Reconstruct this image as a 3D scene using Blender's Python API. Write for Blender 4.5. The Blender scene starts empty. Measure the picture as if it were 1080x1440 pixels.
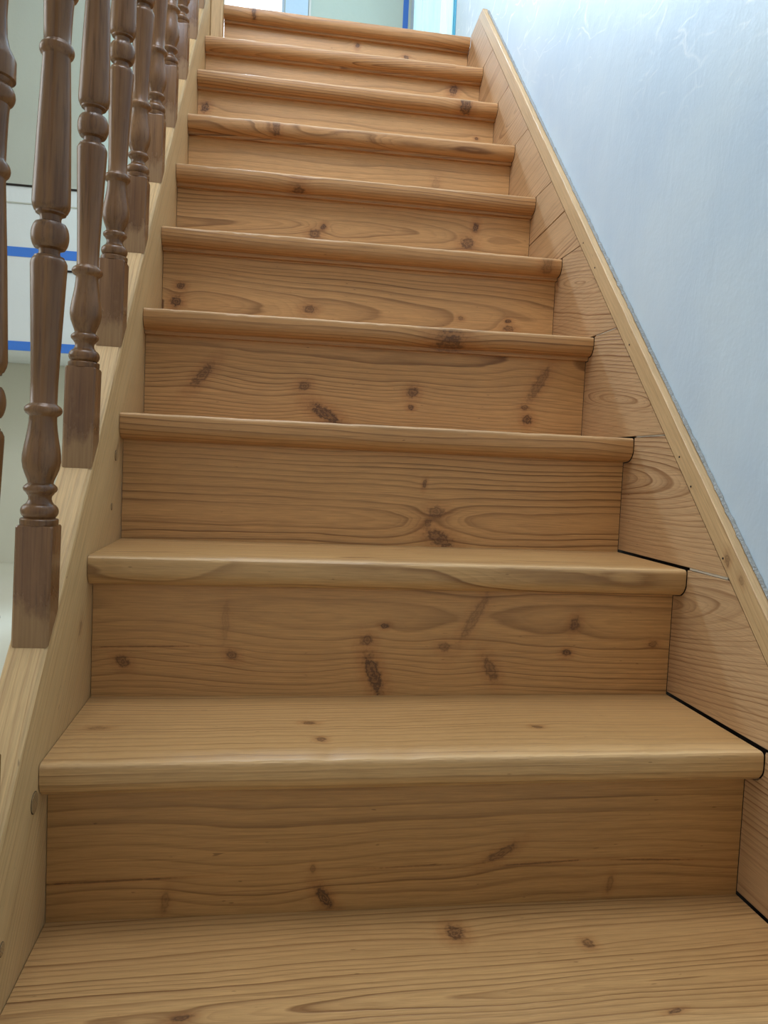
import bpy, bmesh, math, random
from mathutils import Vector, Matrix, noise as mnoise

random.seed(7)
SC = bpy.context.scene
COL = SC.collection
PI = math.pi

# ------------------------------------------------------------------ measures
R, G, OH, T = 0.19, 0.1866, 0.034, 0.0414     # rise, going, nosing overhang, tread thickness
W = 0.8145                                    # width between string and skirting
SL = 1.018                                    # slope of the flight
ST_C, SK_C, SK_H = 0.305, 0.327, 0.047        # heights of string top / strip above the slope line
YR = [-0.194, -0.0073, 0.1879, 0.3745, 0.5597, 0.7478, 0.9382, 1.1266, 1.3082, 1.4912, 1.6718]   # riser fronts
ZT = [-0.0028, 0.1878, 0.3781, 0.5703, 0.762, 0.9547, 1.144, 1.3336, 1.5227, 1.7063, 1.8934]     # tread tops
TILT = [-0.0015, 0.0026, 0.0004, 0.0009, 0.0039, 0.0037, 0.0025, 0.0072, 0.002, 0.0047, -0.0021]
HALL_Z, CEIL_Z, BACK_Y = -0.20, 4.30, 3.0
WX = W + 0.0165                               # face of the blue wall

# ------------------------------------------------------------------ node helpers
def nodes_of(m):
    m.use_nodes = True
    nt = m.node_tree
    nt.nodes.clear()
    return nt

def put(nt, sock, v):
    if v is None: return
    if hasattr(v, 'is_output'): nt.links.new(v, sock)
    else: sock.default_value = v

def M(nt, op, a, b=None, c=None, clamp=False):
    n = nt.nodes.new('ShaderNodeMath'); n.operation = op; n.use_clamp = clamp
    put(nt, n.inputs[0], a); put(nt, n.inputs[1], b); put(nt, n.inputs[2], c)
    return n.outputs[0]

def VM(nt, op, a, b=None):
    n = nt.nodes.new('ShaderNodeVectorMath'); n.operation = op
    put(nt, n.inputs[0], a); put(nt, n.inputs[1], b)
    return n.outputs[0]

def XYZ(nt, x, y, z):
    n = nt.nodes.new('ShaderNodeCombineXYZ')
    put(nt, n.inputs[0], x); put(nt, n.inputs[1], y); put(nt, n.inputs[2], z)
    return n.outputs[0]

def SEP(nt, v):
    n = nt.nodes.new('ShaderNodeSeparateXYZ'); put(nt, n.inputs[0], v)
    return n.outputs

def NOISE(nt, vec, scale=1.0, detail=2.0, rough=0.5, dist=0.0, col=False):
    n = nt.nodes.new('ShaderNodeTexNoise')
    put(nt, n.inputs['Vector'], vec); n.inputs['Scale'].default_value = scale
    n.inputs['Detail'].default_value = detail; n.inputs['Roughness'].default_value = rough
    n.inputs['Distortion'].default_value = dist
    return n.outputs['Color' if col else 'Fac']

def RAMP(nt, fac, stops, interp='LINEAR'):
    n = nt.nodes.new('ShaderNodeValToRGB'); n.color_ramp.interpolation = interp
    cr = n.color_ramp
    while len(cr.elements) < len(stops): cr.elements.new(0.5)
    for e, (p, c) in zip(cr.elements, stops):
        e.position = p
        e.color = (c, c, c, 1) if isinstance(c, (int, float)) else (*c, 1)
    put(nt, n.inputs[0], fac)
    return n.outputs[0]

def MAPR(nt, v, a, b, c, d, smooth=False):
    n = nt.nodes.new('ShaderNodeMapRange')
    if smooth: n.interpolation_type = 'SMOOTHSTEP'
    put(nt, n.inputs[0], v)
    for i, q in enumerate((a, b, c, d)): put(nt, n.inputs[i + 1], q)
    return n.outputs[0]

def MIX(nt, f, a, b, mode='MIX'):
    n = nt.nodes.new('ShaderNodeMix'); n.data_type = 'RGBA'; n.blend_type = mode
    put(nt, n.inputs[0], f)
    for s, v in ((n.inputs[6], a), (n.inputs[7], b)):
        if isinstance(v, tuple) and len(v) == 3: v = (*v, 1)
        put(nt, s, v)
    return n.outputs[2]

def BSDF(nt, color, rough=0.5, bump=None, bump_d=0.001, spec=0.5, strength=1.0, coat=0.0):
    b = nt.nodes.new('ShaderNodeBsdfPrincipled')
    if isinstance(color, tuple) and len(color) == 3: color = (*color, 1)
    put(nt, b.inputs['Base Color'], color); put(nt, b.inputs['Roughness'], rough)
    b.inputs['Specular IOR Level'].default_value = spec
    b.inputs['Coat Weight'].default_value = coat
    if bump is not None:
        n = nt.nodes.new('ShaderNodeBump'); n.inputs['Distance'].default_value = bump_d
        n.inputs['Strength'].default_value = strength
        put(nt, n.inputs['Height'], bump); nt.links.new(n.outputs[0], b.inputs['Normal'])
    o = nt.nodes.new('ShaderNodeOutputMaterial'); nt.links.new(b.outputs[0], o.inputs[0])
    return b

def OBJC(nt):
    return nt.nodes.new('ShaderNodeTexCoord').outputs['Object']

# ------------------------------------------------------------------ node groups
def sock(g, name, kind, io='INPUT', default=None):
    s = g.interface.new_socket(name, in_out=io, socket_type=kind)
    if default is not None: s.default_value = default
    return s

def make_knot_group():
    g = bpy.data.node_groups.new('pine_knot', 'ShaderNodeTree')
    for n, d in (('U', 0), ('V', 0), ('CU', 0), ('CV', 0), ('Angle', 0), ('A', .01), ('B', .01)):
        sock(g, n, 'NodeSocketFloat', default=float(d))
    sock(g, 'Wobble', 'NodeSocketFloat', default=0.0)
    for n in ('Bump', 'Mask', 'Core', 'Halo'): sock(g, n, 'NodeSocketFloat', 'OUTPUT')
    i = g.nodes.new('NodeGroupInput').outputs
    du = M(g, 'SUBTRACT', i['U'], i['CU']); dv = M(g, 'SUBTRACT', i['V'], i['CV'])
    c = M(g, 'COSINE', i['Angle']); s = M(g, 'SINE', i['Angle'])
    x = M(g, 'ADD', M(g, 'MULTIPLY', du, c), M(g, 'MULTIPLY', dv, s))
    y = M(g, 'SUBTRACT', M(g, 'MULTIPLY', dv, c), M(g, 'MULTIPLY', du, s))
    x = M(g, 'DIVIDE', x, i['A']); y = M(g, 'DIVIDE', y, i['B'])
    d = M(g, 'SQRT', M(g, 'ADD', M(g, 'MULTIPLY', x, x), M(g, 'MULTIPLY', y, y)))
    dw = M(g, 'ADD', d, i['Wobble'])
    mask = MAPR(g, dw, 0.65, 1.15, 1.0, 0.0, True)
    rings = M(g, 'MULTIPLY_ADD', M(g, 'SINE', M(g, 'MULTIPLY', dw, 13.0)), 0.22, 0.78)
    core = M(g, 'MULTIPLY', mask, rings)
    halo = MAPR(g, dw, 0.8, 2.6, 1.0, 0.0, True)
    # growth rings swing round the knot
    m = M(g, 'MULTIPLY', M(g, 'ADD', i['A'], i['B']), 0.5)
    eu = M(g, 'DIVIDE', du, M(g, 'MULTIPLY', m, 3.2)); ev = M(g, 'DIVIDE', dv, M(g, 'MULTIPLY', m, 1.9))
    ex = M(g, 'EXPONENT', M(g, 'MULTIPLY', M(g, 'ADD', M(g, 'MULTIPLY', eu, eu), M(g, 'MULTIPLY', ev, ev)), -1.0))
    bump = M(g, 'MULTIPLY', M(g, 'MULTIPLY', ex, m), 0.42)
    o = g.nodes.new('NodeGroupOutput')
    for n, v in (('Bump', bump), ('Mask', mask), ('Core', core), ('Halo', halo)):
        g.links.new(v, o.inputs[n])
    return g

def make_wood_group():
    g = bpy.data.node_groups.new('pine_board', 'ShaderNodeTree')
    sock(g, 'Vector', 'NodeSocketVector')
    for n, d in (('Seed', 0), ('V0', 0), ('W0', .05), ('Tilt', 0), ('Spacing', .007), ('Wob', .03),
                 ('Contrast', .7), ('KBump', 0), ('KMask', 0), ('KHalo', 0), ('Grey', 0), ('Dip', 0)):
        sock(g, n, 'NodeSocketFloat', default=float(d))
    sock(g, 'Light', 'NodeSocketColor'); sock(g, 'Dark', 'NodeSocketColor')
    sock(g, 'Color', 'NodeSocketColor', 'OUTPUT'); sock(g, 'Height', 'NodeSocketFloat', 'OUTPUT')
    sock(g, 'Rough', 'NodeSocketFloat', 'OUTPUT')
    i = g.nodes.new('NodeGroupInput').outputs
    P = i['Vector']
    seed = XYZ(g, i['Seed'], M(g, 'MULTIPLY', i['Seed'], 1.7), M(g, 'MULTIPLY', i['Seed'], 2.3))
    u, v, w = SEP(g, P)
    def nz(su, sv, sw, detail, k=1.0, rough=.5):
        q = VM(g, 'ADD', VM(g, 'MULTIPLY', P, (su, sv, sw)), VM(g, 'SCALE', seed) if False else seed)
        return NOISE(g, q, 1.0, detail, rough)
    n1 = M(g, 'SUBTRACT', nz(2.4, 5, 5, 1.5), 0.5)
    n2 = M(g, 'SUBTRACT', nz(7, 45, 45, 2), 0.5)
    vv = M(g, 'SUBTRACT', M(g, 'SUBTRACT', v, i['V0']), M(g, 'MULTIPLY', u, i['Tilt']))
    vv = M(g, 'ADD', vv, M(g, 'MULTIPLY', n1, i['Wob']))
    ww = M(g, 'SUBTRACT', M(g, 'SUBTRACT', w, i['W0']), M(g, 'MULTIPLY', u, i['Dip']))
    r = M(g, 'SQRT', M(g, 'ADD', M(g, 'MULTIPLY', vv, vv), M(g, 'MULTIPLY', ww, ww)))
    r = M(g, 'ADD', M(g, 'ADD', r, M(g, 'MULTIPLY', n2, 0.004)), i['KBump'])
    ring = M(g, 'DIVIDE', r, i['Spacing'])
    rn = NOISE(g, XYZ(g, M(g, 'MULTIPLY', ring, 0.45), i['Seed'], 0.0), 1.0, 1.0)
    ring = M(g, 'ADD', ring, M(g, 'MULTIPLY', rn, 1.6))
    f = M(g, 'FRACT', ring)
    late = RAMP(g, f, [(0.0, 0.0), (0.45, 0.06), (0.70, 0.32), (0.86, 0.95), (0.93, 1.0), (1.0, 0.0)])
    cv = nz(1.6, 9, 9, 2)
    late = M(g, 'MULTIPLY', late, MAPR(g, cv, 0.32, 0.62, 0.35, 1.15))
    rv = NOISE(g, XYZ(g, M(g, 'FLOOR', ring), i['Seed'], 3.0), 1.7, 0.0)
    late = M(g, 'MULTIPLY', late, MAPR(g, rv, 0.3, 0.7, 0.45, 1.1))
    f2 = M(g, 'FRACT', M(g, 'MULTIPLY_ADD', r, 430.0, M(g, 'MULTIPLY', n1, 3.0)))
    late2 = M(g, 'MULTIPLY', RAMP(g, f2, [(0.0, 0.0), (0.6, 0.2), (0.9, 1.0), (1.0, 0.0)]), 0.30)
    late = M(g, 'ADD', late, M(g, 'MULTIPLY', late2, MAPR(g, nz(2.1, 16, 16, 2), .35, .65, .1, 1.0)))
    late = M(g, 'MULTIPLY', late, i['Contrast'], clamp=True)
    fib = nz(22, 520, 520, 3, rough=.65)
    col = MIX(g, late, i['Light'], i['Dark'])
    fibv = MAPR(g, fib, 0.25, 0.75, 0.80, 1.15)
    col = MIX(g, 1.0, col, XYZ(g, fibv, fibv, fibv), 'MULTIPLY')
    bl = nz(2.6, 8, 8, 3)
    warm = MIX(g, bl, (0.90, 0.84, 0.76), (1.12, 1.12, 1.12))
    col = MIX(g, 1.0, col, warm, 'MULTIPLY')
    streak = MAPR(g, nz(5, 330, 330, 2, rough=.6), 0.60, 0.72, 0.0, 0.32)
    col = MIX(g, streak, col, i['Dark'])
    pores = MAPR(g, nz(60, 260, 260, 1), 0.77, 0.82, 0.0, 0.55)
    col = MIX(g, pores, col, (0.09, 0.035, 0.012))
    halo = M(g, 'MULTIPLY', i['KHalo'], 0.55)
    col = MIX(g, halo, col, MIX(g, 1.0, col, (0.70, 0.52, 0.40), 'MULTIPLY'))
    kc = MIX(g, i['Grey'], (0.070, 0.032, 0.014), (0.06, 0.042, 0.03))
    kc = MIX(g, MAPR(g, fib, .3, .7, 0, 1), kc, MIX(g, 1.0, kc, (1.9, 1.9, 1.9), 'MULTIPLY'))
    col = MIX(g, M(g, 'MULTIPLY', i['KMask'], 0.92, clamp=True), col, kc)
    h = M(g, 'ADD', M(g, 'MULTIPLY', late, 0.7), M(g, 'MULTIPLY', fib, 0.6))
    o = g.nodes.new('NodeGroupOutput')
    g.links.new(col, o.inputs['Color']); g.links.new(h, o.inputs['Height'])
    g.links.new(MAPR(g, fib, .3, .7, .36, .52), o.inputs['Rough'])
    return g

KNOT, WOOD = make_knot_group(), make_wood_group()

PINE = ((0.60, 0.340, 0.135), (0.185, 0.082, 0.026))
PINE_T = ((0.53, 0.325, 0.138), (0.20, 0.090, 0.030))
PALE = ((0.60, 0.415, 0.205), (0.40, 0.235, 0.095))

def wood(name, axes, pal=PINE, knots=(), seed=None, V0=0.0, W0=0.05, tilt=0.0, spacing=0.0075, wob=0.04,
         contrast=0.8, offset=(0, 0, 0), rough_add=0.0, bump=0.00035, tint=None, wear=None, dip=0.0):
    """axes: local axes used as (along the grain, across, into the board); knots: (u, v, degrees, a, b[, strength])"""
    m = bpy.data.materials.new(name); nt = nodes_of(m)
    s = SEP(nt, OBJC(nt)); d = {'x': s[0], 'y': s[1], 'z': s[2]}
    u, v, w = (d[a] for a in axes)
    vec = XYZ(nt, u, v, w)
    g = nt.nodes.new('ShaderNodeGroup'); g.node_tree = WOOD
    put(nt, g.inputs['Vector'], vec)
    for n, q in (('Seed', random.uniform(3, 90) if seed is None else seed), ('V0', V0), ('W0', W0), ('Tilt', tilt),
                 ('Spacing', spacing), ('Wob', wob), ('Contrast', contrast), ('Dip', dip)):
        g.inputs[n].default_value = q
    g.inputs['Light'].default_value = (*pal[0], 1); g.inputs['Dark'].default_value = (*pal[1], 1)
    if knots:
        wn = M(nt, 'MULTIPLY', M(nt, 'SUBTRACT', NOISE(nt, VM(nt, 'MULTIPLY', vec, (140, 140, 140)), 1, 2, .6), .5), 1.3)
        tb = tm = th = None
        for k in knots:
            kn = nt.nodes.new('ShaderNodeGroup'); kn.node_tree = KNOT
            put(nt, kn.inputs['U'], u); put(nt, kn.inputs['V'], v); put(nt, kn.inputs['Wobble'], wn)
            for n, q in zip(('CU', 'CV', 'Angle', 'A', 'B'), (k[0], k[1], math.radians(k[2]), k[3], k[4])):
                kn.inputs[n].default_value = q
            st = k[5] if len(k) > 5 else 1.0
            b = kn.outputs['Bump']; mk = kn.outputs['Core']; hl = kn.outputs['Halo']
            if st != 1.0:
                mk = M(nt, 'MULTIPLY', mk, st); hl = M(nt, 'MULTIPLY', hl, st)
                if st < .99: b = M(nt, 'MULTIPLY', b, st)
            tb = b if tb is None else M(nt, 'ADD', tb, b)
            tm = mk if tm is None else M(nt, 'MAXIMUM', tm, mk)
            th = hl if th is None else M(nt, 'MAXIMUM', th, hl)
        put(nt, g.inputs['KBump'], tb); put(nt, g.inputs['KMask'], tm); put(nt, g.inputs['KHalo'], th)
    col = g.outputs['Color']
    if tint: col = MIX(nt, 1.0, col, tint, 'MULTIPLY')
    if wear:
        # front edge scuffed paler by feet
        a, b, cl, amt = wear
        ns = NOISE(nt, VM(nt, 'MULTIPLY', vec, (9, 90, 90)), 1, 3, .6)
        wf = MAPR(nt, M(nt, 'ADD', d['y'], M(nt, 'MULTIPLY', M(nt, 'SUBTRACT', ns, .5), .012)), a, b, amt, 0.0, True)
        wf = M(nt, 'MULTIPLY', wf, MAPR(nt, d['z'], -.0075, -.0025, 0, 1))
        col = MIX(nt, wf, col, cl)
    BSDF(nt, col, M(nt, 'ADD', g.outputs['Rough'], rough_add), g.outputs['Height'], bump, 0.4)
    return m

# ------------------------------------------------------------------ mesh helpers
def link(name, bm, mat, parent=None, loc=(0, 0, 0), rot=(0, 0, 0), smooth=None):
    bmesh.ops.recalc_face_normals(bm, faces=bm.faces[:])
    me = bpy.data.meshes.new(name); bm.to_mesh(me); bm.free()
    me.materials.append(mat)
    if smooth is not None:
        for p in me.polygons: p.use_smooth = True
        me.set_sharp_from_angle(angle=math.radians(smooth))
    o = bpy.data.objects.new(name, me); COL.objects.link(o)
    o.location = loc; o.rotation_euler = rot
    if parent: o.parent = parent
    return o

def empty(name, loc, rot=(0, 0, 0)):
    o = bpy.data.objects.new(name, None); COL.objects.link(o)
    o.location = loc; o.rotation_euler = rot; o.empty_display_size = .05
    return o

def tag(o, label, cat, group=None):
    o['label'] = label; o['category'] = cat
    if group: o['group'] = group
    return o

def struct(o, label=None):
    o['kind'] = 'structure'
    if label: o['label'] = label
    return o

def box(bm, x0, x1, y0, y1, z0, z1):
    v = [bm.verts.new(p) for p in ((x0, y0, z0), (x1, y0, z0), (x1, y1, z0), (x0, y1, z0),
                                   (x0, y0, z1), (x1, y0, z1), (x1, y1, z1), (x0, y1, z1))]
    for f in ((0, 3, 2, 1), (4, 5, 6, 7), (0, 1, 5, 4), (1, 2, 6, 5), (2, 3, 7, 6), (3, 0, 4, 7)):
        bm.faces.new([v[i] for i in f])

def bevel(bm, w, seg=2, edges=None):
    bmesh.ops.bevel(bm, geom=edges or bm.edges[:], offset=w, segments=seg, affect='EDGES', profile=0.5)

def extrude_x(prof, x0, x1, n=1, wob=None):
    """profile (y, z) extruded along x in n segments; wob(i, x) -> (dy, dz) lets the worn edge wander"""
    bm = bmesh.new(); rows = []
    for a in range(n + 1):
        x = x0 + (x1 - x0) * a / n
        rows.append([])
        for i, (y, z) in enumerate(prof):
            dy, dz = wob(i, x) if wob else (0, 0)
            rows[-1].append(bm.verts.new((x, y + dy, z + dz)))
    k = len(prof)
    for a in range(n):
        for i in range(k):
            bm.faces.new((rows[a][i], rows[a][(i + 1) % k], rows[a + 1][(i + 1) % k], rows[a + 1][i]))
    bm.faces.new(rows[0][::-1]); bm.faces.new(rows[-1])
    return bm

def prism(poly, axis, a, b):
    """polygon extruded between a and b along 'x' (poly is (y,z)) or 'y' (poly is (x,z))"""
    bm = bmesh.new()
    f = (lambda p, t: (t, p[0], p[1])) if axis == 'x' else (lambda p, t: (p[0], t, p[1]))
    A = [bm.verts.new(f(p, a)) for p in poly]; B = [bm.verts.new(f(p, b)) for p in poly]
    k = len(poly)
    for i in range(k): bm.faces.new((A[i], A[(i + 1) % k], B[(i + 1) % k], B[i]))
    bm.faces.new(A[::-1]); bm.faces.new(B)
    return bm

def lathe(prof, seg=40):
    bm = bmesh.new(); rings = []
    for r, z in prof:
        rings.append([bm.verts.new((r * math.cos(2 * PI * i / seg), r * math.sin(2 * PI * i / seg), z)) for i in range(seg)])
    for a in range(len(rings) - 1):
        for i in range(seg):
            bm.faces.new((rings[a][i], rings[a][(i + 1) % seg], rings[a + 1][(i + 1) % seg], rings[a + 1][i]))
    bm.faces.new(rings[0][::-1]); bm.faces.new(rings[-1])
    return bm

# ------------------------------------------------------------------ plain materials
def paint(name, c, rough=.6, bump=.0006, scale=60, var=.04, spec=.4):
    m = bpy.data.materials.new(name); nt = nodes_of(m); P = OBJC(nt)
    n = NOISE(nt, P, scale, 3, .6); b = NOISE(nt, P, 1.7, 2)
    k = MAPR(nt, b, .3, .7, 1 - var, 1 + var)
    col = MIX(nt, 1.0, c, XYZ(nt, k, k, k), 'MULTIPLY')
    BSDF(nt, col, rough, n, bump, spec)
    return m

def blue_wall():
    m = bpy.data.materials.new('blue_plaster'); nt = nodes_of(m); P = OBJC(nt)
    x, y, z = SEP(nt, P)
    yz = XYZ(nt, y, z, 0.0)
    trowel = NOISE(nt, VM(nt, 'MULTIPLY', P, (1, 14, 8)), 1, 4, .6, .4)
    grit = NOISE(nt, P, 160, 2)
    patch = NOISE(nt, P, 4.5, 3, .55)
    col = MIX(nt, MAPR(nt, patch, .3, .7, 0, 1), (0.48, 0.60, 0.725), (0.565, 0.67, 0.755))
    # pale filler scratches scraped across the upper part of the wall
    warp = VM(nt, 'SCALE', VM(nt, 'SUBTRACT', NOISE(nt, yz, 7, 2, col=True), (.5, .5, .5)))
    warp.node.inputs['Scale'].default_value = .16
    def lines(rot, stretch, sc, th):
        mp = nt.nodes.new('ShaderNodeMapping'); put(nt, mp.inputs['Vector'], VM(nt, 'ADD', yz, warp))
        mp.inputs['Rotation'].default_value = (0, 0, rot); mp.inputs['Scale'].default_value = (stretch, 1, 1)
        vo = nt.nodes.new('ShaderNodeTexVoronoi'); vo.feature = 'DISTANCE_TO_EDGE'; vo.voronoi_dimensions = '2D'
        vo.inputs['Scale'].default_value = sc; put(nt, vo.inputs['Vector'], mp.outputs[0])
        l = MAPR(nt, vo.outputs['Distance'], 0.0, th, 1.0, 0.0)
        br = MAPR(nt, NOISE(nt, VM(nt, 'ADD', yz, (rot, 2, 0)), 11, 3, .6),   .47, .58, 0.0, 1.0)
        return M(nt, 'MULTIPLY', l, br)
    sc = M(nt, 'MAXIMUM', M(nt, 'MAXIMUM', lines(.5, .4, 11, .03), lines(-.6, .35, 9, .026)), lines(1.3, .3, 14, .032))
    up = M(nt, 'MULTIPLY', MAPR(nt, M(nt, 'SUBTRACT', z, M(nt, 'MULTIPLY', y, .5)), .88, 1.10, 0, 1), MAPR(nt, NOISE(nt, P, 3, 1), .35, .6, .1, 1))
    sc = M(nt, 'MULTIPLY', sc, up)
    col = MIX(nt, M(nt, 'MULTIPLY', sc, .7), col, (0.93, 0.96, 0.97))
    h = M(nt, 'ADD', M(nt, 'MULTIPLY', trowel, 1.0), M(nt, 'MULTIPLY', grit, .12))
    BSDF(nt, col, .48, h, .0022, .4, .55)
    return m

def varnish(name, worn):
    m = bpy.data.materials.new(name); nt = nodes_of(m); P = OBJC(nt)
    x, y, z = SEP(nt, P)
    info = nt.nodes.new('ShaderNodeObjectInfo').outputs['Random']
    off = XYZ(nt, M(nt, 'MULTIPLY', info, 13.0), M(nt, 'MULTIPLY', info, 7.0), info)
    g = NOISE(nt, VM(nt, 'ADD', VM(nt, 'MULTIPLY', P, (330, 330, 9)), off), 1, 3, .6)
    g2 = NOISE(nt, VM(nt, 'ADD', VM(nt, 'MULTIPLY', P, (70, 70, 5)), off), 1, 3, .5)
    col = MIX(nt, MAPR(nt, g2, .3, .7, 0, 1), (0.140, 0.062, 0.023), (0.245, 0.122, 0.050))
    col = MIX(nt, MAPR(nt, g, .5, .75, 0, .6), col, (0.045, 0.021, 0.011))
    rough = 0.27; speck = NOISE(nt, VM(nt, 'ADD', VM(nt, 'MULTIPLY', P, (330, 330, 110)), off), 1, 2, .6)
    if worn:
        # varnish rubbed and scraped off towards the foot
        wn = NOISE(nt, VM(nt, 'ADD', VM(nt, 'MULTIPLY', P, (90, 90, 40)), off), 1, 4, .65)
        wf = MAPR(nt, M(nt, 'ADD', z, M(nt, 'MULTIPLY', M(nt, 'SUBTRACT', wn, .5), .07)),   .006, .036, .82, 0, True)
        col = MIX(nt, wf, col, MIX(nt, g, (0.42, 0.26, 0.12), (0.24, 0.125, 0.055)))
        rub = MAPR(nt, wn, .58, .72, 0, .35)
        col = MIX(nt, rub, col, (0.24, 0.13, 0.06))
        rough = MAPR(nt, wf, 0, 1, .26, .6)
    BSDF(nt, col, rough, M(nt, 'ADD', M(nt, 'MULTIPLY', g, .5), M(nt, 'MULTIPLY', speck, .5 if worn else .25)), .0007, .5, .5, .0)
    return m

M_VARN = varnish('brown_varnish', False)
M_BASE = varnish('worn_brown_varnish', True)
M_BLUE = blue_wall()
M_CREAM = paint('cream_paint', (0.60, 0.58, 0.47), .6)
M_WHITE = paint('white_board', (0.62, 0.64, 0.63), .5)
M_GREY = paint('grey_green_paint', (0.41, 0.41, 0.345), .6)
M_MINT = paint('pale_mint_paint', (0.46, 0.55, 0.50), .6)
M_CEIL = paint('ceiling_paint', (0.78, 0.79, 0.77), .7)
M_FLOOR = wood('hall_floorboards', 'yxz', PINE_T, spacing=.009, W0=.08)
M_TAPE = paint('blue_masking_tape', (0.035, 0.16, 0.56), .55, .0003, 400)
M_CYAN = paint('cyan_tape', (0.03, 0.42, 0.70), .45, .0003, 400)
M_FRAME = paint('pale_blue_frame', (0.45, 0.62, 0.80), .45)
M_HOLE = paint('dark_nail_hole', (0.02, 0.012, 0.008), .8)
M_DARK = paint('dark_gap', (0.015, 0.01, 0.007), .9)
M_PLUG = wood('plug_end_grain', 'zyx', ((0.40, 0.27, 0.13), (0.22, 0.13, 0.06)), spacing=.003, W0=.004)
M_BEAD = paint('rough_plaster_bead', (0.30, 0.31, 0.30), .9, .004, 220, .2)
M_FILL = paint('pale_filler', (0.75, 0.72, 0.65), .8, .002, 200)

# ------------------------------------------------------------------ steps
RK = {1: [(0.302, 0.016, -55, 0.0163, 0.0073), (0.509, 0.061, 28, 0.0226, 0.006, .75), (0.126, 0.018, 80, 0.0138, 0.0053, .45), (0.647, 0.019, 80, 0.0128, 0.0046, .45), (0.288, 0.05, 90, 0.0065, 0.0032, .5),
          (0.06, 0.044, 1, .075, .0012, .8), (0.56, 0.048, 2, .055, .0011, .8), (0.70, 0.047, -2, .05, .0010, .8), (0.40, 0.049, 1, .05, .0009, .6)],
      2: [(0.04, 0.046, -40, 0.0109, 0.0082, .8), (0.182, 0.055, -30, 0.0094, 0.0066, .8), (0.365, 0.078, 0, 0.0099, 0.0079, .8), (0.376, 0.03, -70, 0.0339, 0.011), (0.544, 0.037, -60, 0.0209, 0.0095, .7), (0.517, 0.112, 60, 0.0434, 0.0083, .5), (0.666, 0.104, 70, 0.0118, 0.0075, .8), (0.656, 0.062, 0, 0.0075, 0.0054), (0.788, 0.076, 0, 0.0078, 0.0056, .6), (0.389, 0.098, 0, 0.007, 0.004), (0.475, 0.069, 0, 0.0102, 0.0072, .6),
          (0.06, 0.066, 1, .07, .0009, .8), (0.172, .10, 88, .03, .006, .25)],
      3: [(0.495, 0.057, 0, 0.0154, 0.0107, .7), (0.483, 0.039, 0, 0.0083, 0.0071, .7), (0.503, 0.013, -30, 0.0286, 0.0133, .9), (0.474, 0.103, 80, 0.0083, 0.0037, .8)],
      4: [(0.1, 0.084, 48, 0.0296, 0.0101, .75), (0.281, 0.075, 20, 0.0128, 0.009, .8), (0.32, 0.027, -30, 0.0337, 0.0123), (0.481, 0.075, 30, 0.0121, 0.0107, .85), (0.479, 0.047, 0, 0.0067, 0.0054), (0.724, 0.105, 60, 0.0422, 0.0107, .6), (0.698, 0.059, 0, 0.0084, 0.0056, .8), (0.704, 0.036, 0, 0.0112, 0.0098)],
      5: [(0.036, 0.085, 0, 0.0096, 0.0069), (0.028, 0.054, 30, 0.0124, 0.011), (0.293, 0.058, 0, 0.0145, 0.0087, .8), (0.715, 0.063, 0, 0.0078, 0.0047), (0.611, 0.062, 0, 0.0077, 0.0046, .7), (0.717, 0.048, 0, 0.0141, 0.0063, .8)],
      6: [(0.326, 0.09, 30, 0.0081, 0.0065), (0.307, 0.072, 0, 0.0145, 0.0113, .85), (0.682, 0.119, 80, 0.012, 0.0076), (0.664, 0.082, 0, 0.0178, 0.0144, .85)],
      7: [(0.62, .09, 80, .02, .012, .25)],
      8: [(0.02, 0.105, 60, 0.0148, 0.0111), (0.766, 0.102, 0, 0.0061, 0.0041)],
      9: [(0.734, 0.126, 60, 0.0176, 0.0132)],
      10: [(0.454, 0.132, 80, 0.0091, 0.0068), (0.612, 0.114, 0, 0.0093, 0.0069)], 0: []}
# knots in treads, in the tread's own frame (x, y from the riser below it)
TK = {0: [(0.4437, 0.1356, 0, .0112, .0150), (0.5855, 0.1054, 0, 0.0072, 0.0086, .8), (0.1615, 0.0284, 10, 0.010, 0.004), (0.6281, -0.0017, 10, 0.010, 0.003)],
      1: [(0.282, 0.0845, 0, 0.0096, 0.0056, .9), (0.2941, 0.0302, 0, 0.0064, 0.007, .9), (0.5677, 0.0632, 0, 0.0072, 0.0054, .9), (0.0349, 0.0743, 0, 0.0128, 0.0054, .6)],
      8: [(0.7236, -OH - .0, 0, 0.0169, 0.02)], 7: [(0.2107, -OH, 0, 0.0104, 0.010, .9)], 6: [(0.2662, -OH + .012, 0, 0.0156, 0.010, .9)],
      5: [(0.7835, -OH, 0, 0.013, 0.0121, .6)], 4: [(0.5389, -OH + .01, 0, 0.0312, 0.0134, .9)], 10: [(0.1279, -OH, 0, 0.0065, 0.0105)]}
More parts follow.
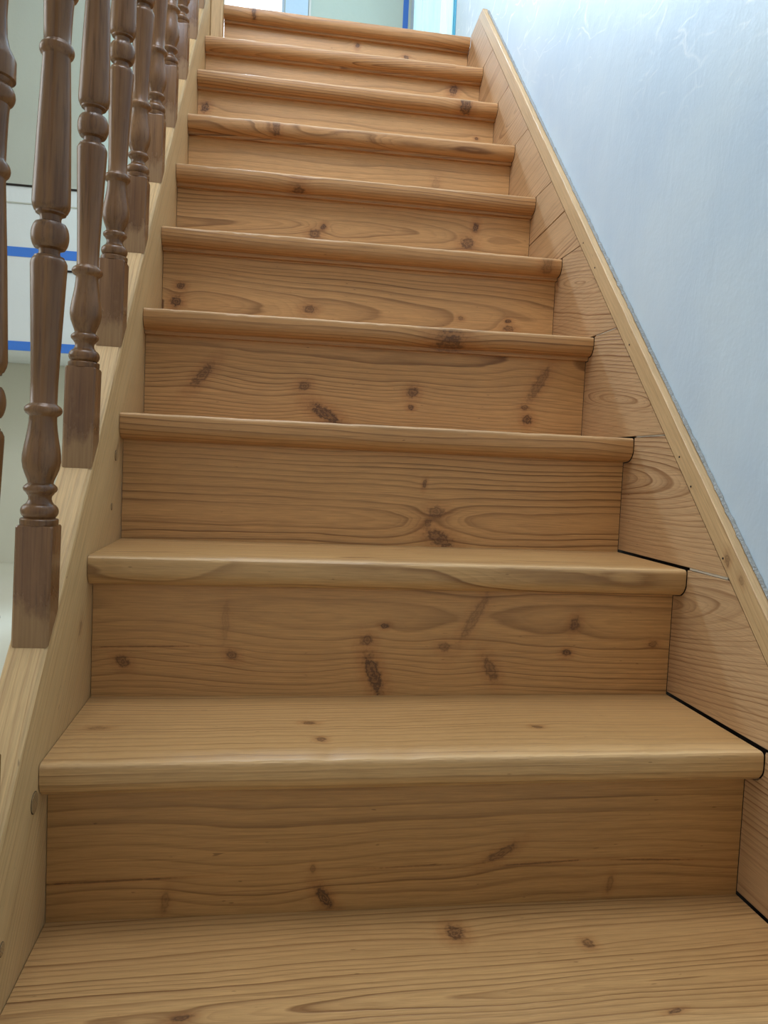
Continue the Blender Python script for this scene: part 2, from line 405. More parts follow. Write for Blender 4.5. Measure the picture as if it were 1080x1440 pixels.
# growth-ring settings per board: V0, W0, tilt, spacing, wobble, contrast
RW = {0: (.08, .05, .02, .008, .05, .6), 1: (.16, .11, .012, .0085, .03, .5), 2: (.115, .060, -.01, .0064, .022, .75), 3: (.040, .045, .01, .0078, .030, .85),
      4: (.150, .070, -.01, .0058, .022, .65), 5: (.05, .045, .02, .0080, .04, .8), 6: (.075, .022, .02, .0075, .045, .95), 7: (.16, .12, .02, .009, .04, .35),
      8: (.14, .12, .02, .009, .04, .45), 9: (.14, .11, .02, .009, .04, .45), 10: (.14, .11, .02, .009, .04, .4)}
TW = {0: (.030, -.030, .02, .0085, .045, .75), 1: (-.06, -.115, .0, .0080, .04, .6), 2: (.02, -.03, .01, .009, .07, .85), 3: (.02, -.08, .01, .008, .05, .75), 4: (.0, -.10, .01, .0068, .05, .85),
      5: (.02, -.10, .01, .0068, .05, .75), 6: (.0, -.09, .01, .0065, .05, .8), 7: (.0, -.024, .03, .0085, .08, 1.0), 8: (.01, -.10, .01, .007, .04, .6), 9: (-.035, -.075, .0, .0060, .05, 1.0), 10: (.05, -.06, .01, .0085, .05, .6)}

def tread_profile(k, depth):
    p = [(depth, 0.0), (-OH + .006, 0.0), (-OH + .0025, -.0008), (-OH + .0006, -.0028), (-OH, -.006), (-OH, -.016)]
    if k >= 4:                     # rounded underside with a thin fillet below it
        cy, cz, r = -OH + .019, -.016, .0185
        p += [(cy - r * math.cos(a), cz - r * math.sin(a)) for a in (math.radians(q) for q in (15, 30, 45, 60, 75))]
        p += [(-.0145, -.0350), (-.0125, -.0340), (-.0115, -.0352), (-.0110, -.0415), (-.0005, -.0415)]
    else:
        cy, cz, r = -OH + .021, -.018, .0212
        p += [(cy - r * math.cos(a), cz - r * math.sin(a)) for a in (math.radians(q) for q in (12, 24, 36, 48, 60, 72, 84))]
        p += [(-.0005, -.0405)]
    p += [(-.0005, -.0360), (depth, -.0360)]
    return p

ORD = ['bottom', 'second', 'third', 'fourth', 'fifth', 'sixth', 'seventh', 'eighth', 'ninth', 'tenth']
STEP_LABEL = ['lowest wide pine stair step in view, tread with a round knot at its middle',
              'pine step with cracked brown riser and splintered front edge, second from the bottom',
              'pine step whose riser carries a tall dark knot at centre, third from the bottom',
              'pine step with strongly striped riser and a dark knot low at centre, fourth up',
              'pine step with slanted streak knots at both ends of its riser, fifth up',
              'pine step with two stacked knots at left end of its riser, sixth up',
              'pine step with two pairs of round knots in its riser, seventh up',
              'pine step with plain knot-free riser and wavy nosing figure, eighth up',
              'pine step with one round knot at far left of its riser, ninth up',
              'pine step with chevron grain along its nosing, tenth up, just below the landing']

for k in range(0, 11):
    y, z = YR[k], ZT[k]
    if k < 10:
        root = tag(empty('stair_step', (0, y, z)), STEP_LABEL[k], 'step', 'pine steps of the staircase')
        depth = YR[k + 1] - y - .0006
    else:
        root = tag(empty('landing_edge', (0, y, z)), 'top pine nosing and riser at the landing, beside the small post', 'step', 'pine steps of the staircase')
        depth = .16
    x0, x1 = (.0371 if k == 10 else .0008), W - .0008
    sd = random.uniform(0, 50)
    def wob(i, x, sd=sd, k=k):
        if 1 <= i <= 4:
            n = mnoise.noise(Vector((x * 9, sd, 0))) * .0011 + mnoise.noise(Vector((x * 45, sd, 5))) * (.0018 if k == 1 else .0005)
            return (abs(n) * .6, -abs(n) * (1.2 if i < 4 else .4))
        return (0, 0)
    bm = extrude_x(tread_profile(k, depth), x0, x1, 110, wob)
    V0, W0, ti, sp, wo, co = TW[k]
    mt = wood('pine_tread', 'xyz', PINE_T if k < 3 else ((0.51, 0.275, 0.108), (0.16, 0.066, 0.021)), TK.get(k, ()), 11.3 * k + 4, V0, W0, ti, sp, wo, co,
              wear=(-OH + .002, -OH + .012, (0.66, 0.44, 0.22), .5) if k < 10 else None,
              dip={0: .045, 9: .09, 2: .03, 7: .04}.get(k, 0))
    link('tread', bm, mt, root, rot=(0, -TILT[k] / W, 0), loc=(0, 0, -TILT[k] / 2), smooth=32)
    V0, W0, ti, sp, wo, co = RW[k]
    h = z - (ZT[k - 1] if k else HALL_Z)
    bm = bmesh.new(); box(bm, (.0008 if k < 10 else .0371), W - .0006, 0, .018, -h - (.012 if k else 0), -.0385)
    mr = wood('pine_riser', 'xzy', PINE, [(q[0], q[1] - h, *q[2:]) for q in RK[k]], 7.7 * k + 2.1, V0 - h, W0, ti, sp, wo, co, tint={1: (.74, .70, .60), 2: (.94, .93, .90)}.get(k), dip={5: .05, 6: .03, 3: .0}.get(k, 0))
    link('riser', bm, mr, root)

# ------------------------------------------------------------------ string (left) with wooden plugs
ang = math.atan(SL); ca, sa = math.cos(ang), math.sin(ang)
ST0 = Vector((0, -.45, -.45 * SL + ST_C))
def along(y, z):        # (y, z) -> distance along / below the string's top line
    d = Vector((y - ST0.y, z - ST0.z)); return d.x * ca + d.y * sa, -d.x * sa + d.y * ca
st = empty('stair_string', ST0, (ang, 0, 0))
tag(st, 'pale pine closed string running up the left side under the balusters', 'stair string')
L1 = along(1.80, 1.80 * SL + ST_C)[0]
dep = .365 * ca
c = .0065
bm = bmesh.new()
sec = [(-.042, -.002), (-.040, 0), (-c, 0), (-c * .45, -c * .35), (0, -c * 1.3), (0, -dep), (-.042, -dep)]
A = [bm.verts.new((x, 0, z)) for x, z in sec]; B = [bm.verts.new((x, L1, z)) for x, z in sec]
for i in range(len(sec)): bm.faces.new((A[i], A[(i + 1) % len(sec)], B[(i + 1) % len(sec)], B[i]))
bm.faces.new(A[::-1]); bm.faces.new(B)
link('string_board', bm, wood('pale_pine_string', 'yzx', PALE, [(along(.18, .24)[0], -.10, 10, .012, .006, .5), (along(.35, .49)[0], -.09, 0, .02, .006, .5)],
                              31.0, -.06, .055, .01, .0065, .05, .75), st, smooth=30)
for (y, z, r) in ((.323, .505, .0075), (.300, .431, .005), (-.054, .152, .0105), (-.146, .058, .006)):
    a, b = along(y, z)
    bm = bmesh.new()
    bmesh.ops.create_cone(bm, cap_ends=True, segments=24, radius1=r, radius2=r, depth=.0012, matrix=Matrix.Translation((.0004, a, b)) @ Matrix.Rotation(PI / 2, 4, 'Y'))
    p = link('wood_plug', bm, M_PLUG, st); p['label'] = 'round wooden plug in the inner face'
    bm = bmesh.new()
    bmesh.ops.create_cone(bm, cap_ends=True, segments=24, radius1=r * 1.07, radius2=r * 1.07, depth=.0006, matrix=Matrix.Translation((.0001, a, b)) @ Matrix.Rotation(PI / 2, 4, 'Y'))
    link('plug_joint', bm, M_HOLE, p)

# ------------------------------------------------------------------ balusters
BW = .0188
def baluster(first):
    root = empty('baluster', (0, 0, 0))
    # foot block, cut to the slope underneath, four chamfered long edges
    s, ch = BW, .0022
    sq = [(-s + ch, -s), (s - ch, -s), (s, -s + ch), (s, s - ch), (s - ch, s), (-s + ch, s), (-s, s - ch), (-s, -s + ch)]
    bm = bmesh.new()
    A = [bm.verts.new((x, y, .0004 + y * SL)) for x, y in sq]
    B = [bm.verts.new((x, y, .1085)) for x, y in sq]; Cc = [bm.verts.new((x * .95, y * .95, .1105)) for x, y in sq]
    for lo, hi in ((A, B), (B, Cc)):
        for i in range(8): bm.faces.new((lo[i], lo[(i + 1) % 8], hi[(i + 1) % 8], hi[i]))
    bm.faces.new(A[::-1]); bm.faces.new(Cc)
    b = link('base_block', bm, M_BASE, root, smooth=30); b['label'] = 'square foot block with worn varnish'
    o = -.019      # heights below are measured from the front foot edge
    def tor(z0, z1, rmax, rin, n=7):
        return [(rin + (rmax - rin) * math.sin(PI * i / (n - 1)) ** .7, z0 + (z1 - z0) * i / (n - 1)) for i in range(n)]
    P = [(.0190, .1296), (.0194, .1315), (.0194, .1355), (.0186, .1365), (.0165, .1372)]
    P += tor(.1376, .1510, .0191, .0160) + [(.0142, .1520), (.0125, .1545), (.0116, .1575), (.0120, .1605), (.0142, .1632)]
    P += tor(.1636, .1730, .0173, .0142, 5) + [(.0128, .1742), (.0134, .1770), (.0158, .1830), (.0182, .1895), (.0195, .1970), (.0193, .2040), (.0180, .2130), (.0163, .2220), (.0149, .2310), (.0141, .2390), (.0139, .2450)]
    P += tor(.2455, .2580, .0191, .0142) + [(.0135, .2590), (.0137, .2800), (.0146, .3080), (.0157, .3370), (.0171, .3720), (.0183, .4020), (.0181, .4055), (.0165, .4092), (.0153, .4100), (.0150, .4118), (.0112, .4132), (.0104, .4160), (.0108, .4185), (.0135, .4200)]
    P += tor(.4203, .4460, .0189, .0152, 11) + [(.0128, .4466), (.0107, .4480), (.0104, .4510), (.0112, .4540), (.0150, .4558), (.0152, .4575), (.0166, .4585), (.0184, .4625), (.0191, .4665), (.0189, .4760), (.0178, .5100), (.0164, .5510), (.0149, .5860), (.0137, .6140)]
    P += tor(.6150, .6285, .0172, .0138) + [(.0133, .6295), (.0137, .6450), (.0142, .6600), (.0146, .6680), (.0150, .6720)]
    P += tor(.6730, .6890, .0192, .0150) + [(.0160, .6905), (.0166, .6925), (.0190, .6935), (.0190, .7090), (.0172, .7130), (.0140, .7190), (.0118, .7280), (.0112, .7450), (.0118, .7600), (.0150, .7720), (.0180, .7780), (.0180, .7800)]
    bm = lathe([(r, z + o) for r, z in P])
    link('turned_shaft', bm, M_VARN, root, smooth=38)
    bm = bmesh.new(); box(bm, -s, s, -s, s, .7805 + o, .90 + o); bevel(bm, .002, 1, [e for e in bm.edges if abs(e.verts[0].co.z - e.verts[1].co.z) > .05])
    link('top_block', bm, M_VARN, root)
    return root

def copy_tree(o, parent=None):
    c = o.copy(); COL.objects.link(c)
    if parent: c.parent = parent
    for ch in list(o.children): copy_tree(ch, c)
    return c

BAL = [(-.189, .015), (-.0065, .020), (.1785, .018), (.355, .016), (.537, .013), (.7135, .010), (.886, .008), (1.069, .006), (1.256, .004), (1.422, .002)]
BL = ['half hidden brown turned baluster cut off by the left edge of the photo',
      'large brown turned baluster nearest the camera, whole worn foot block showing, tape behind it',
      'brown turned baluster whose glossy speckled foot block sits beside the fourth step',
      'brown turned baluster third from the camera, foot beside the fifth step',
      'brown turned baluster fourth from the camera, foot beside the sixth step',
      'brown turned baluster fifth from the camera, foot beside the seventh step',
      'brown turned baluster sixth from the camera, foot block with dark scrapes beside the eighth step',
      'brown turned baluster seventh from the camera, foot beside the ninth step',
      'brown turned baluster eighth from the camera, only its foot block showing beside tenth step',
      'farthest brown baluster, a small piece of foot block by the landing post']
proto = baluster(True)
for i, (yf, lean) in enumerate(BAL):
    b = proto if i == 0 else copy_tree(proto)
    yc = yf + BW
    b.location = (-.0205, yc, yc * SL + ST_C); b.rotation_euler = (0, lean, 0)
    tag(b, BL[i], 'baluster', 'turned balusters of the staircase')

# handrail, above the frame, carries the baluster tops
hr = empty('handrail', (0, 0, 0), (0, 0, 0))
tag(hr, 'brown varnished wooden handrail on top of the turned balusters', 'handrail')
bm = bmesh.new()
sec = [(-.026, 0), (.026, 0), (.030, .012), (.026, .040), (.012, .050), (-.012, .050), (-.026, .040), (-.030, .012)]
y0, y1 = -.30, 1.62; zr = ST_C + .8825 + .019
A = [bm.verts.new((-.010 + x, y0, y0 * SL + zr + z)) for x, z in sec]; B = [bm.verts.new((-.010 + x, y1, y1 * SL + zr + z)) for x, z in sec]
for i in range(8): bm.faces.new((A[i], A[(i + 1) % 8], B[(i + 1) % 8], B[i]))
bm.faces.new(A[::-1]); bm.faces.new(B)
link('rail', bm, M_VARN, hr, smooth=40)

# small post at the head of the string
po = empty('landing_post', (.0195, 1.628, ZT[9]))
tag(po, 'pale pine post standing on the tenth step at left end of the landing nosing', 'post')
bm = bmesh.new(); box(bm, -.0182, .0172, -.026, .030, .001, 1.05); bevel(bm, .0015, 1)
link('post_shaft', bm, wood('pale_pine_post', 'zxy', PALE, (), 5.0, .0, .05, .01, .0065, .03, .5), po)
bm = bmesh.new(); box(bm, -.025, .025, -.033, .037, 1.05, 1.075); bevel(bm, .004, 2)
link('post_cap', bm, wood('pale_pine_cap', 'xyz', PALE, (), 6.0, .0, .05, .01, .0065, .03, .5), po)

# ------------------------------------------------------------------ skirting on the right
def strip_y(z, c=SK_C): return (z - c) / SL
def strip_z(y, c=SK_C): return y * SL + c
PKN = {2: [(.29, .545, 0, .012, .006, .0)], }
PX0, PX1 = W, W + .012
def panel(poly, seed, V0, W0, tilt, label, contrast=.85, spacing=.007, dip=0.0):
    y = sum(p[0] for p in poly) / len(poly); z = min(p[1] for p in poly)
    bm = prism([(p[0] - y, p[1] - z) for p in poly], 'x', 0, PX1 - PX0)
    o = link('skirting_panel', bm, wood('pine_panel', 'yzx', ((0.58, 0.385, 0.215), (0.23, 0.105, 0.042)), (), seed, V0, W0, tilt, spacing, .03, contrast, dip=dip), None, (PX0, y, z))
    return tag(o, label, 'skirting panel', 'pine skirting panels along the blue wall')

def nose_cut(k):
    pr = tread_profile(k, .1); e = .0014
    pts = [(q[0], q[1]) for q in pr[2:-2]]
    return [(YR[k] + a - e * (1 if b > -.03 else .6), ZT[k] + TILT[k] / 2 + b - e * (b < -.02)) for a, b in pts]

PLAB = ['pine infill panel on the right wall at the bottom edge of the photo, beside lowest step',
        'large pine panel at right edge of the photo, with wavy cathedral grain, above second tread',
        'pine panel with arched grain beside the fourth riser, black gap beneath it',
        'pine panel beside the fifth riser with looping dark grain',
        'pine panel beside the sixth riser with curled grain near its top',
        'lower pine panel beside the seventh riser, split by a dark crack from the one above',
        'pine panel beside the eighth riser on the right',
        'pine panel beside the ninth riser on the right',
        'pine panel beside the tenth riser on the right',
        'topmost pine panel at the landing, meeting the pointed end of the strip']
for k in range(0, 10):
    g = .0045 if k in (0, 1, 2) else (.0032 if k in (3, 4) else .0018)
    zb = ZT[k] + TILT[k] / 2 + g
    yb = YR[k + 1] - .0008
    pw = [(.03, .03, .02), (.140, -.013, -.12), (.118, -.015, .02), (.075, .012, .12), (.135, .011, .2), (.05, .03, -.1), (.1, .06, -.1), (.08, .03, -.1), (.08, .05, -.1), (.1, .05, -.1)][k]
    if k < 9:
        zt = ZT[k + 1] + TILT[k + 1] / 2 + .0002
        cut = nose_cut(k + 1)
        top = [(strip_y(zt) + .0020, zt), (YR[k + 1] - OH - .0016, zt)]
        body = cut[1:] + [(yb, cut[-1][1])]
        if k == 5:      # cracked across: two pieces
            zc0, zc1 = zb + .095, zb + .112
            yc = strip_y(zc1)
            lower = [(yb, zb), (strip_y(zb) + .0020, zb), (strip_y(zc0) + .0020, zc0), (yb, zc0 - .012)]
            upper = [(yb, zc0 - .0095), (strip_y(zc0 + .003) + .0020, zc0 + .003)] + top + body[:-1] + [(yb, body[-1][1])]
            panel(lower, 60 + k, *pw, PLAB[k])
            panel(upper, 77, *pw, 'upper narrow pine panel above the dark crack, beside end of the seventh nosing')
            continue
        poly = [(yb, zb), (strip_y(zb) + .0020, zb)] + top + body
    else:
        top = [(strip_y(1.902), 1.902 - .0006), (YR[10] - .036, ZT[10] + .001)]
        cut = nose_cut(10)
        poly = [(yb, zb), (strip_y(zb) + .0020, zb)] + top + cut[1:] + [(yb, cut[-1][1])]
    po_ = panel(poly, 60 + k * 3.1, *pw, PLAB[k], contrast=.95 if k < 5 else .65, dip=[0, .13, .13, .12, .12, .0, .0, .1, .0, .0][k])

    if k in (2, 3, 4):      # pale filler pushed into the open joint in front of the nosing
        bm = bmesh.new(); yy, zz = po_.location.y, po_.location.z
        n_ = YR[k] - OH - .004; a_ = strip_y(zb) + .004
        box(bm, .0012, .011, a_ - yy, n_ - yy, -g + .0010, -.0006)
        q = link('joint_filler', bm, M_FILL, po_); q['label'] = 'pale filler in the joint under the panel'

# pale strip capping the panels
sk0 = Vector((W - .0008, -.50, -.50 * SL + SK_C))
sk = empty('capping_strip', sk0, (ang, 0, 0))
tag(sk, 'pale narrow wooden strip running up the blue wall above the skirting panels', 'capping strip')
def al2(y, z):
    d = Vector((y - sk0.y, z - sk0.z)); return d.x * ca + d.y * sa, -d.x * sa + d.y * ca
L2 = al2(1.615, strip_z(1.615))[0]
hw = SK_H * ca
bm = bmesh.new()
n = 90; rows = []
ZE = 1.902                                    # strip and last panel are sawn level with the landing
L2 = al2(strip_y(ZE), ZE)[0]
for a in range(n + 1):
    t = L2 * a / n
    j = mnoise.noise(Vector((t * 22, 3, 1))) * .0012
    sec = [(0, .0008), (.0155, .0008), (.0155, hw + j), (.0015, hw + j), (0, hw - .0012 + j)]
    dl = lambda z: (-z * ca / sa if a == n else 0)
    rows.append([bm.verts.new((x, t + dl(z), z)) for x, z in sec])
for a in range(n):
    for i in range(5): bm.faces.new((rows[a][i], rows[a][(i + 1) % 5], rows[a + 1][(i + 1) % 5], rows[a + 1][i]))
bm.faces.new(rows[0][::-1]); bm.faces.new(rows[-1])
link('strip_board', bm, wood('pale_strip', 'yzx', ((0.60, 0.42, 0.225), (0.42, 0.25, 0.115)), [(al2(.065, .40)[0], .012, 30, .01, .006, .7), (al2(.02, .39)[0], .02, 0, .008, .005, .5)], 12.0, .05, .05, .005, .0055, .03, .5), sk, smooth=30)
bm = bmesh.new(); box(bm, .0140, .0160, 0, L2 - .012, -.26, .006)  # near-black sheet added behind the panels, stands in for shade in the gaps
q = link('gap_shade_sheet', bm, M_DARK, sk); q['label'] = 'dark sheet added behind the panels to shade their gaps'
for (y, z) in ((.604, .958), (.541, .895), (.378, .728), (.194, .539), (.158, .497), (.069, .406)):
    a, b = al2(y, z); b = min(max(b, .006), hw - .006)
    bm = bmesh.new()
    bmesh.ops.create_cone(bm, cap_ends=True, segments=12, radius1=.0016, radius2=.0013, depth=.0008, matrix=Matrix.Translation((-.0002, a, b)) @ Matrix.Rotation(PI / 2, 4, 'Y'))
    q = link('nail_hole', bm, M_HOLE, sk); q['label'] = 'small dark nail hole'
# ragged plaster along the top of the strip
bm = bmesh.new(); rows = []
n = 420
for a in range(n + 1):
    t = (L2 - .05) * a / n
    h = .0015 + .0022 * mnoise.noise(Vector((t * 60, 1, 1))) + .003 * max(0, mnoise.noise(Vector((t * 160, 7, 1))))
    x = .0135 - .0015 - .0035 * max(0, mnoise.noise(Vector((t * 75, 4, 2))))
    rows.append([bm.verts.new(v) for v in ((.0168, t, hw + .0011), (x, t, hw + .0012), (x + .002, t, hw + .0012 + h * .6), (.0168, t, hw + .0012 + max(.0008, h)))])
for a in range(n):
    for i in range(4): bm.faces.new((rows[a][i], rows[a][(i + 1) % 4], rows[a + 1][(i + 1) % 4], rows[a + 1][i]))
bm.faces.new(rows[0][::-1]); bm.faces.new(rows[-1])
struct(link('trim_1', bm, M_BEAD, None, sk0, (ang, 0, 0), smooth=60), 'ragged plaster edge between strip and blue wall')

# ------------------------------------------------------------------ the room
def structure(name, boxes, mat, label=None):
    bm = bmesh.new()
    for b in boxes: box(bm, *b)
    return struct(link(name, bm, mat), label)

DY0, DY1, DZ1 = 2.00, 2.86, ZT[10] + 2.0
structure('wall_right', [(WX, WX + .12, -2.6, DY0, HALL_Z, CEIL_Z), (WX, WX + .12, DY0, DY1, DZ1, CEIL_Z), (WX, WX + .12, DY0, DY1, HALL_Z, ZT[10] - .03),
                         (WX, WX + .12, DY1, BACK_Y + .1, HALL_Z, CEIL_Z)], M_BLUE, 'blue plastered wall on the right of the stairs')
wx0, wx1, wz0, wz1 = -.48, .218, 2.40, 4.05
structure('wall_landing', [(-.62, wx0, BACK_Y, BACK_Y + .1, 1.2, CEIL_Z), (wx1, WX, BACK_Y, BACK_Y + .1, 1.2, CEIL_Z),
                           (wx0, wx1, BACK_Y, BACK_Y + .1, 1.2, wz0), (wx0, wx1, BACK_Y, BACK_Y + .1, wz1, CEIL_Z)], M_MINT, 'pale wall at the head of the stairs')
structure('floor_landing', [(-.04, WX - .001, YR[10] + .165, BACK_Y - .001, ZT[10] - .10, ZT[10] - .001)], M_FLOOR)
structure('wall_left', [(-2.5, -2.4, -2.6, 4.4, HALL_Z, CEIL_Z)], M_CREAM)
structure('wall_hall', [(-2.4, -.62, 4.2, 4.3, HALL_Z, CEIL_Z)], M_CREAM, 'cream hall wall seen between the balusters')
structure('wall_gallery', [(-2.4, -.60, 3.75, 3.85, 1.905, CEIL_Z)], M_GREY, 'grey green upper wall behind the balusters')
structure('wall_bulkhead', [(-2.4, -.60, 3.55, 4.19, 1.035, 1.90)], M_WHITE, 'white floor edge panel with blue tape behind the balusters')
structure('trim_2', [(-2.4, -.60, 3.542, 3.549, 1.895, 1.9045)], M_DARK, 'dark strip painted as the shadow line above the white panel')  # first strip's dark colour stands in for the shadow at the floor edge
structure('trim_3', [(-2.4, -.60, 3.546, 3.5495, 1.805, 1.812)], M_GREY, 'faint joint on the white panel')
structure('trim_4', [(-.93, -.60, 3.542, 3.5495, 1.466, 1.476)], M_DARK, 'short dark joint below the upper tape')
structure('ceiling', [(-2.5, -.62, -2.6, 4.4, CEIL_Z, CEIL_Z + .1), (-.62, WX + .12, -2.6, BACK_Y + .1, CEIL_Z, CEIL_Z + .1)], M_CEIL)
structure('floor', [(-2.5, WX + .12, -2.6, 4.4, HALL_Z - .1, HALL_Z - .0006)], M_CREAM)

structure('trim_7', [(.04, WX - .001, YR[10] + .0185, YR[10] + .162, ZT[9] - .2, ZT[10] - .0365), (W + .0125, WX - .0003, YR[10] - .028, YR[10] + .15, ZT[9] - .05, ZT[10] - .004)], M_DARK, 'dark blocks added to stop light slivers under the landing edge')  # unseen dark boxes added to block bright slivers around the landing riser

def tape(name, b, mat, label):
    bm = bmesh.new(); box(bm, *b)
    return tag(link(name, bm, mat), label, 'tape')
tape('masking_tape', (-2.3, -.62, 3.5478, 3.55, 1.530, 1.580), M_TAPE, 'upper horizontal strip of blue masking tape on the white panel behind balusters')
tape('masking_tape', (-2.3, -.62, 3.5478, 3.55, 1.036, 1.085), M_TAPE, 'lower horizontal strip of blue masking tape along the bottom of the white panel')
tape('masking_tape', (.792, .818, BACK_Y - .0015, BACK_Y, 1.9, 3.9), M_TAPE, 'vertical blue masking tape in the far corner of the landing')

# window at the head of the stairs
win = empty('window_1', (0, BACK_Y + .05, wz0)); struct(win, 'bright window at the head of the stairs')
bm = bmesh.new()
for b in ((wx0, wx0 + .04, -.03, .03, 0, wz1 - wz0), (wx1 - .012, wx1, -.03, .03, 0, wz1 - wz0), (wx0, wx1, -.03, .03, 0, .04), (wx0, wx1, -.03, .03, wz1 - wz0 - .04, wz1 - wz0)): box(bm, *b)
link('window_frame', bm, M_FRAME, win)
gm = bpy.data.materials.new('window_glass'); nt = nodes_of(gm)
gl = nt.nodes.new('ShaderNodeBsdfGlass'); gl.inputs['IOR'].default_value = 1.0; gl.inputs['Roughness'].default_value = 0
tr = nt.nodes.new('ShaderNodeBsdfTransparent'); gs = nt.nodes.new('ShaderNodeBsdfGlossy'); gs.inputs['Roughness'].default_value = .02
mx = nt.nodes.new('ShaderNodeMixShader'); mx.inputs[0].default_value = .05
nt.links.new(tr.outputs[0], mx.inputs[1]); nt.links.new(gs.outputs[0], mx.inputs[2])
nt.nodes.remove(gl)
oo = nt.nodes.new('ShaderNodeOutputMaterial'); nt.links.new(mx.outputs[0], oo.inputs[0])
bm = bmesh.new(); box(bm, wx0 + .04, wx1 - .012, -.003, .003, .04, wz1 - wz0 - .04)
link('pane', bm, gm, win)
structure('trim_5', [(wx1 + .004, wx1 + .112, BACK_Y - .012, BACK_Y - .0005, ZT[10], CEIL_Z - .1)], M_FRAME, 'pale blue window casing')
structure('trim_6', [(wx1 + .116, wx1 + .126, BACK_Y - .010, BACK_Y - .0005, ZT[10], CEIL_Z - .1)], M_WHITE, 'thin white edge of the casing')

# clear plastic sheet taped over the doorway on the right of the landing
pm = bpy.data.materials.new('clear_plastic_sheet'); nt = nodes_of(pm); P = OBJC(nt)
fold = NOISE(nt, VM(nt, 'MULTIPLY', P, (1, 26, 2.2)), 1, 4, .6, .8)
tl = nt.nodes.new('ShaderNodeBsdfTranslucent'); put(nt, tl.inputs['Color'], MIX(nt, MAPR(nt, fold, .35, .65, 0, 1), (.55, .86, .93, 1), (.92, .98, .98, 1)))
tp = nt.nodes.new('ShaderNodeBsdfTransparent'); put(nt, tp.inputs['Color'], (.60, .90, 1, 1))
gs = nt.nodes.new('ShaderNodeBsdfGlossy'); gs.inputs['Roughness'].default_value = .18
bp = nt.nodes.new('ShaderNodeBump'); bp.inputs['Distance'].default_value = .02; put(nt, bp.inputs['Height'], fold)
for s_ in (tl, gs): nt.links.new(bp.outputs[0], s_.inputs['Normal'])
m1 = nt.nodes.new('ShaderNodeMixShader'); put(nt, m1.inputs[0], MAPR(nt, fold, .35, .65, .35, .75)); nt.links.new(tl.outputs[0], m1.inputs[1]); nt.links.new(tp.outputs[0], m1.inputs[2])
m2 = nt.nodes.new('ShaderNodeMixShader'); m2.inputs[0].default_value = .08; nt.links.new(m1.outputs[0], m2.inputs[1]); nt.links.new(gs.outputs[0], m2.inputs[2])
oo = nt.nodes.new('ShaderNodeOutputMaterial'); nt.links.new(m2.outputs[0], oo.inputs[0])
bm = bmesh.new(); ny, nz_ = 60, 24; rows = []
for a in range(ny + 1):
    yy = DY0 - .02 + (DY1 - DY0 + .04) * a / ny
    rows.append([])
    for b in range(nz_ + 1):
        zz = ZT[10] + .004 + 2.04 * b / nz_
        dx = .004 + .010 * (mnoise.noise(Vector((yy * 11, zz * 1.3, 2))) + .5)
        rows[-1].append(bm.verts.new((WX - .0025 - dx * min(1, min(a, ny - a) / 4), yy, zz)))
for a in range(ny):
    for b in range(nz_): bm.faces.new((rows[a][b], rows[a + 1][b], rows[a + 1][b + 1], rows[a][b + 1]))
tag(link('plastic_sheet', bm, pm, smooth=80), 'creased clear plastic sheet taped over the bright doorway at the landing', 'plastic sheet')
tape('masking_tape', (WX - .0024, WX - .0006, DY0 - .045, DY0 - .004, ZT[10], ZT[10] + 2.05), M_CYAN, 'vertical cyan tape along the near edge of the plastic sheet')

# ------------------------------------------------------------------ light
wd = bpy.data.worlds.new('daylight'); SC.world = wd; wd.use_nodes = True; nt = wd.node_tree; nt.nodes.clear()
bg = nt.nodes.new('ShaderNodeBackground'); wn = nt.nodes.new('ShaderNodeTexCoord').outputs['Generated']          # overcast sky, brighter on the garden side of the house
wx_, wy_, wz_ = SEP(nt, wn)
put(nt, bg.inputs[1], MAPR(nt, M(nt, 'MAXIMUM', wy_, M(nt, 'MULTIPLY', wx_, .85)), .35, .80, .55, 1.5, True))
put(nt, bg.inputs[0], MIX(nt, MAPR(nt, wy_, .3, .7, 0, 1), (1.0, .98, .95), (.90, .96, 1.0)))
oo = nt.nodes.new('ShaderNodeOutputWorld'); nt.links.new(bg.outputs[0], oo.inputs[0])

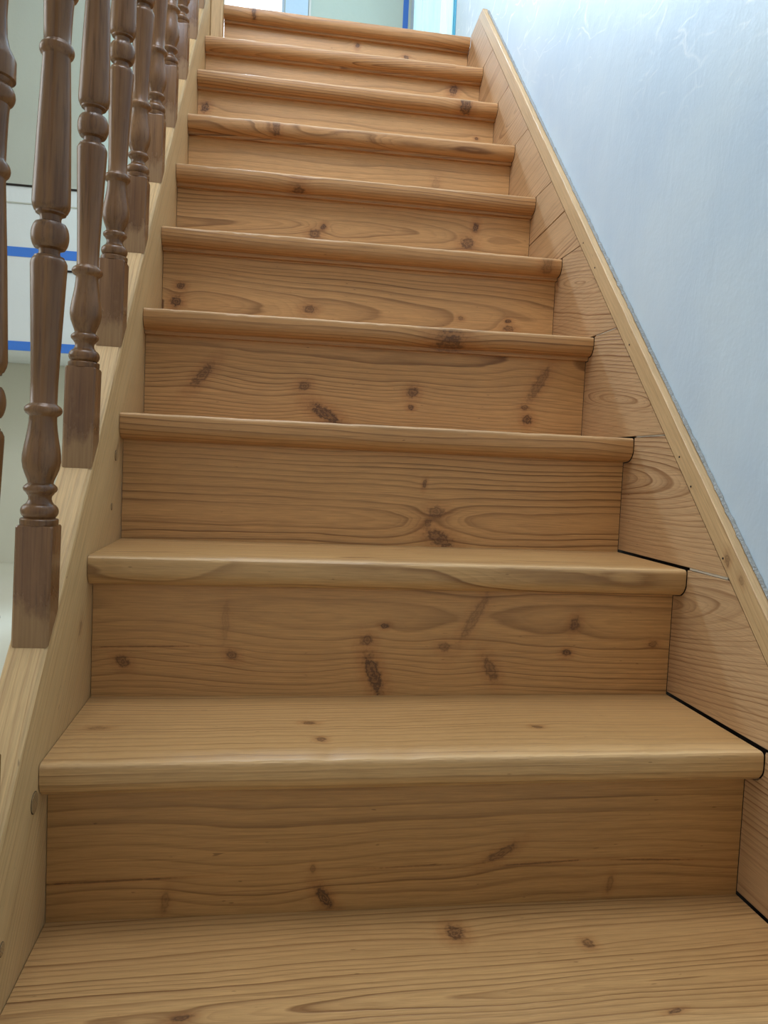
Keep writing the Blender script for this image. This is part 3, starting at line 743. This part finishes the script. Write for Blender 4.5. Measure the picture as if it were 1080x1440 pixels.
def area(name, loc, target, size, power, color, size_y=None, spread=None):
    l = bpy.data.lights.new(name, 'AREA'); l.energy = power; l.color = color
    l.shape = 'RECTANGLE'; l.size = size; l.size_y = size_y or size
    o = bpy.data.objects.new(name, l); COL.objects.link(o); o.location = loc
    if spread: l.spread = spread
    o.rotation_euler = (Vector(target) - Vector(loc)).to_track_quat('-Z', 'Y').to_euler()
    return o
area('window_daylight', (-.62, 4.8, 5.2), (.6, .5, .8), 1.0, 700, (0.60, 0.80, 1.0), 1.0)
area('doorway_daylight', (1.9, 2.4, 3.3), (.8, 2.3, 2.7), 1.0, 30, (0.70, 0.90, 1.0))
area('stairwell_ceiling_lamp', (.15, -.15, 4.0), (.35, .3, 0), 1.2, 52, (0.97, 0.97, 1.0))
area('upper_step_fill', (.1, -.5, 3.6), (.42, 1.45, 1.65), .9, 9, (0.66, 0.80, 1.0), None, math.radians(75))  # cool fill added without a fixture, lightens the upper risers
area('baluster_rim_fill', (-2.3, .9, 1.6), (0, 1.0, 1.2), 1.4, 20, (0.96, 0.99, 1.0), 1.6)  # fill added at the solid left wall for bright rims on the balusters
area('hall_ceiling_lamp', (-1.5, 1.2, 4.1), (-1.5, 2.6, 1.2), .8, 9, (1.0, 0.97, 0.90))

# ------------------------------------------------------------------ camera
cam = bpy.data.cameras.new('camera'); co = bpy.data.objects.new('camera', cam); COL.objects.link(co)
cam.sensor_fit = 'VERTICAL'; cam.sensor_height = 36; cam.lens = 1078.8 / 1440 * 36; cam.clip_start = .02; cam.clip_end = 60
yaw, pitch, roll = 0.1502, -0.0605, 0.0442
cy, sy, cp, sp, cr, sr = math.cos(yaw), math.sin(yaw), math.cos(pitch), math.sin(pitch), math.cos(roll), math.sin(roll)
f = Vector((sy * cp, cy * cp, sp)); r = Vector((cy, -sy, 0)); u = r.cross(f)
r2 = cr * r + sr * u; u2 = -sr * r + cr * u
mw = Matrix((r2, u2, -f)).transposed().to_4x4(); mw.translation = (0.2236, -0.8519, 0.5076)
co.matrix_world = mw
SC.camera = co
SC.view_settings.view_transform = 'Standard'; SC.view_settings.look = 'None'
SC.view_settings.exposure = 0.0
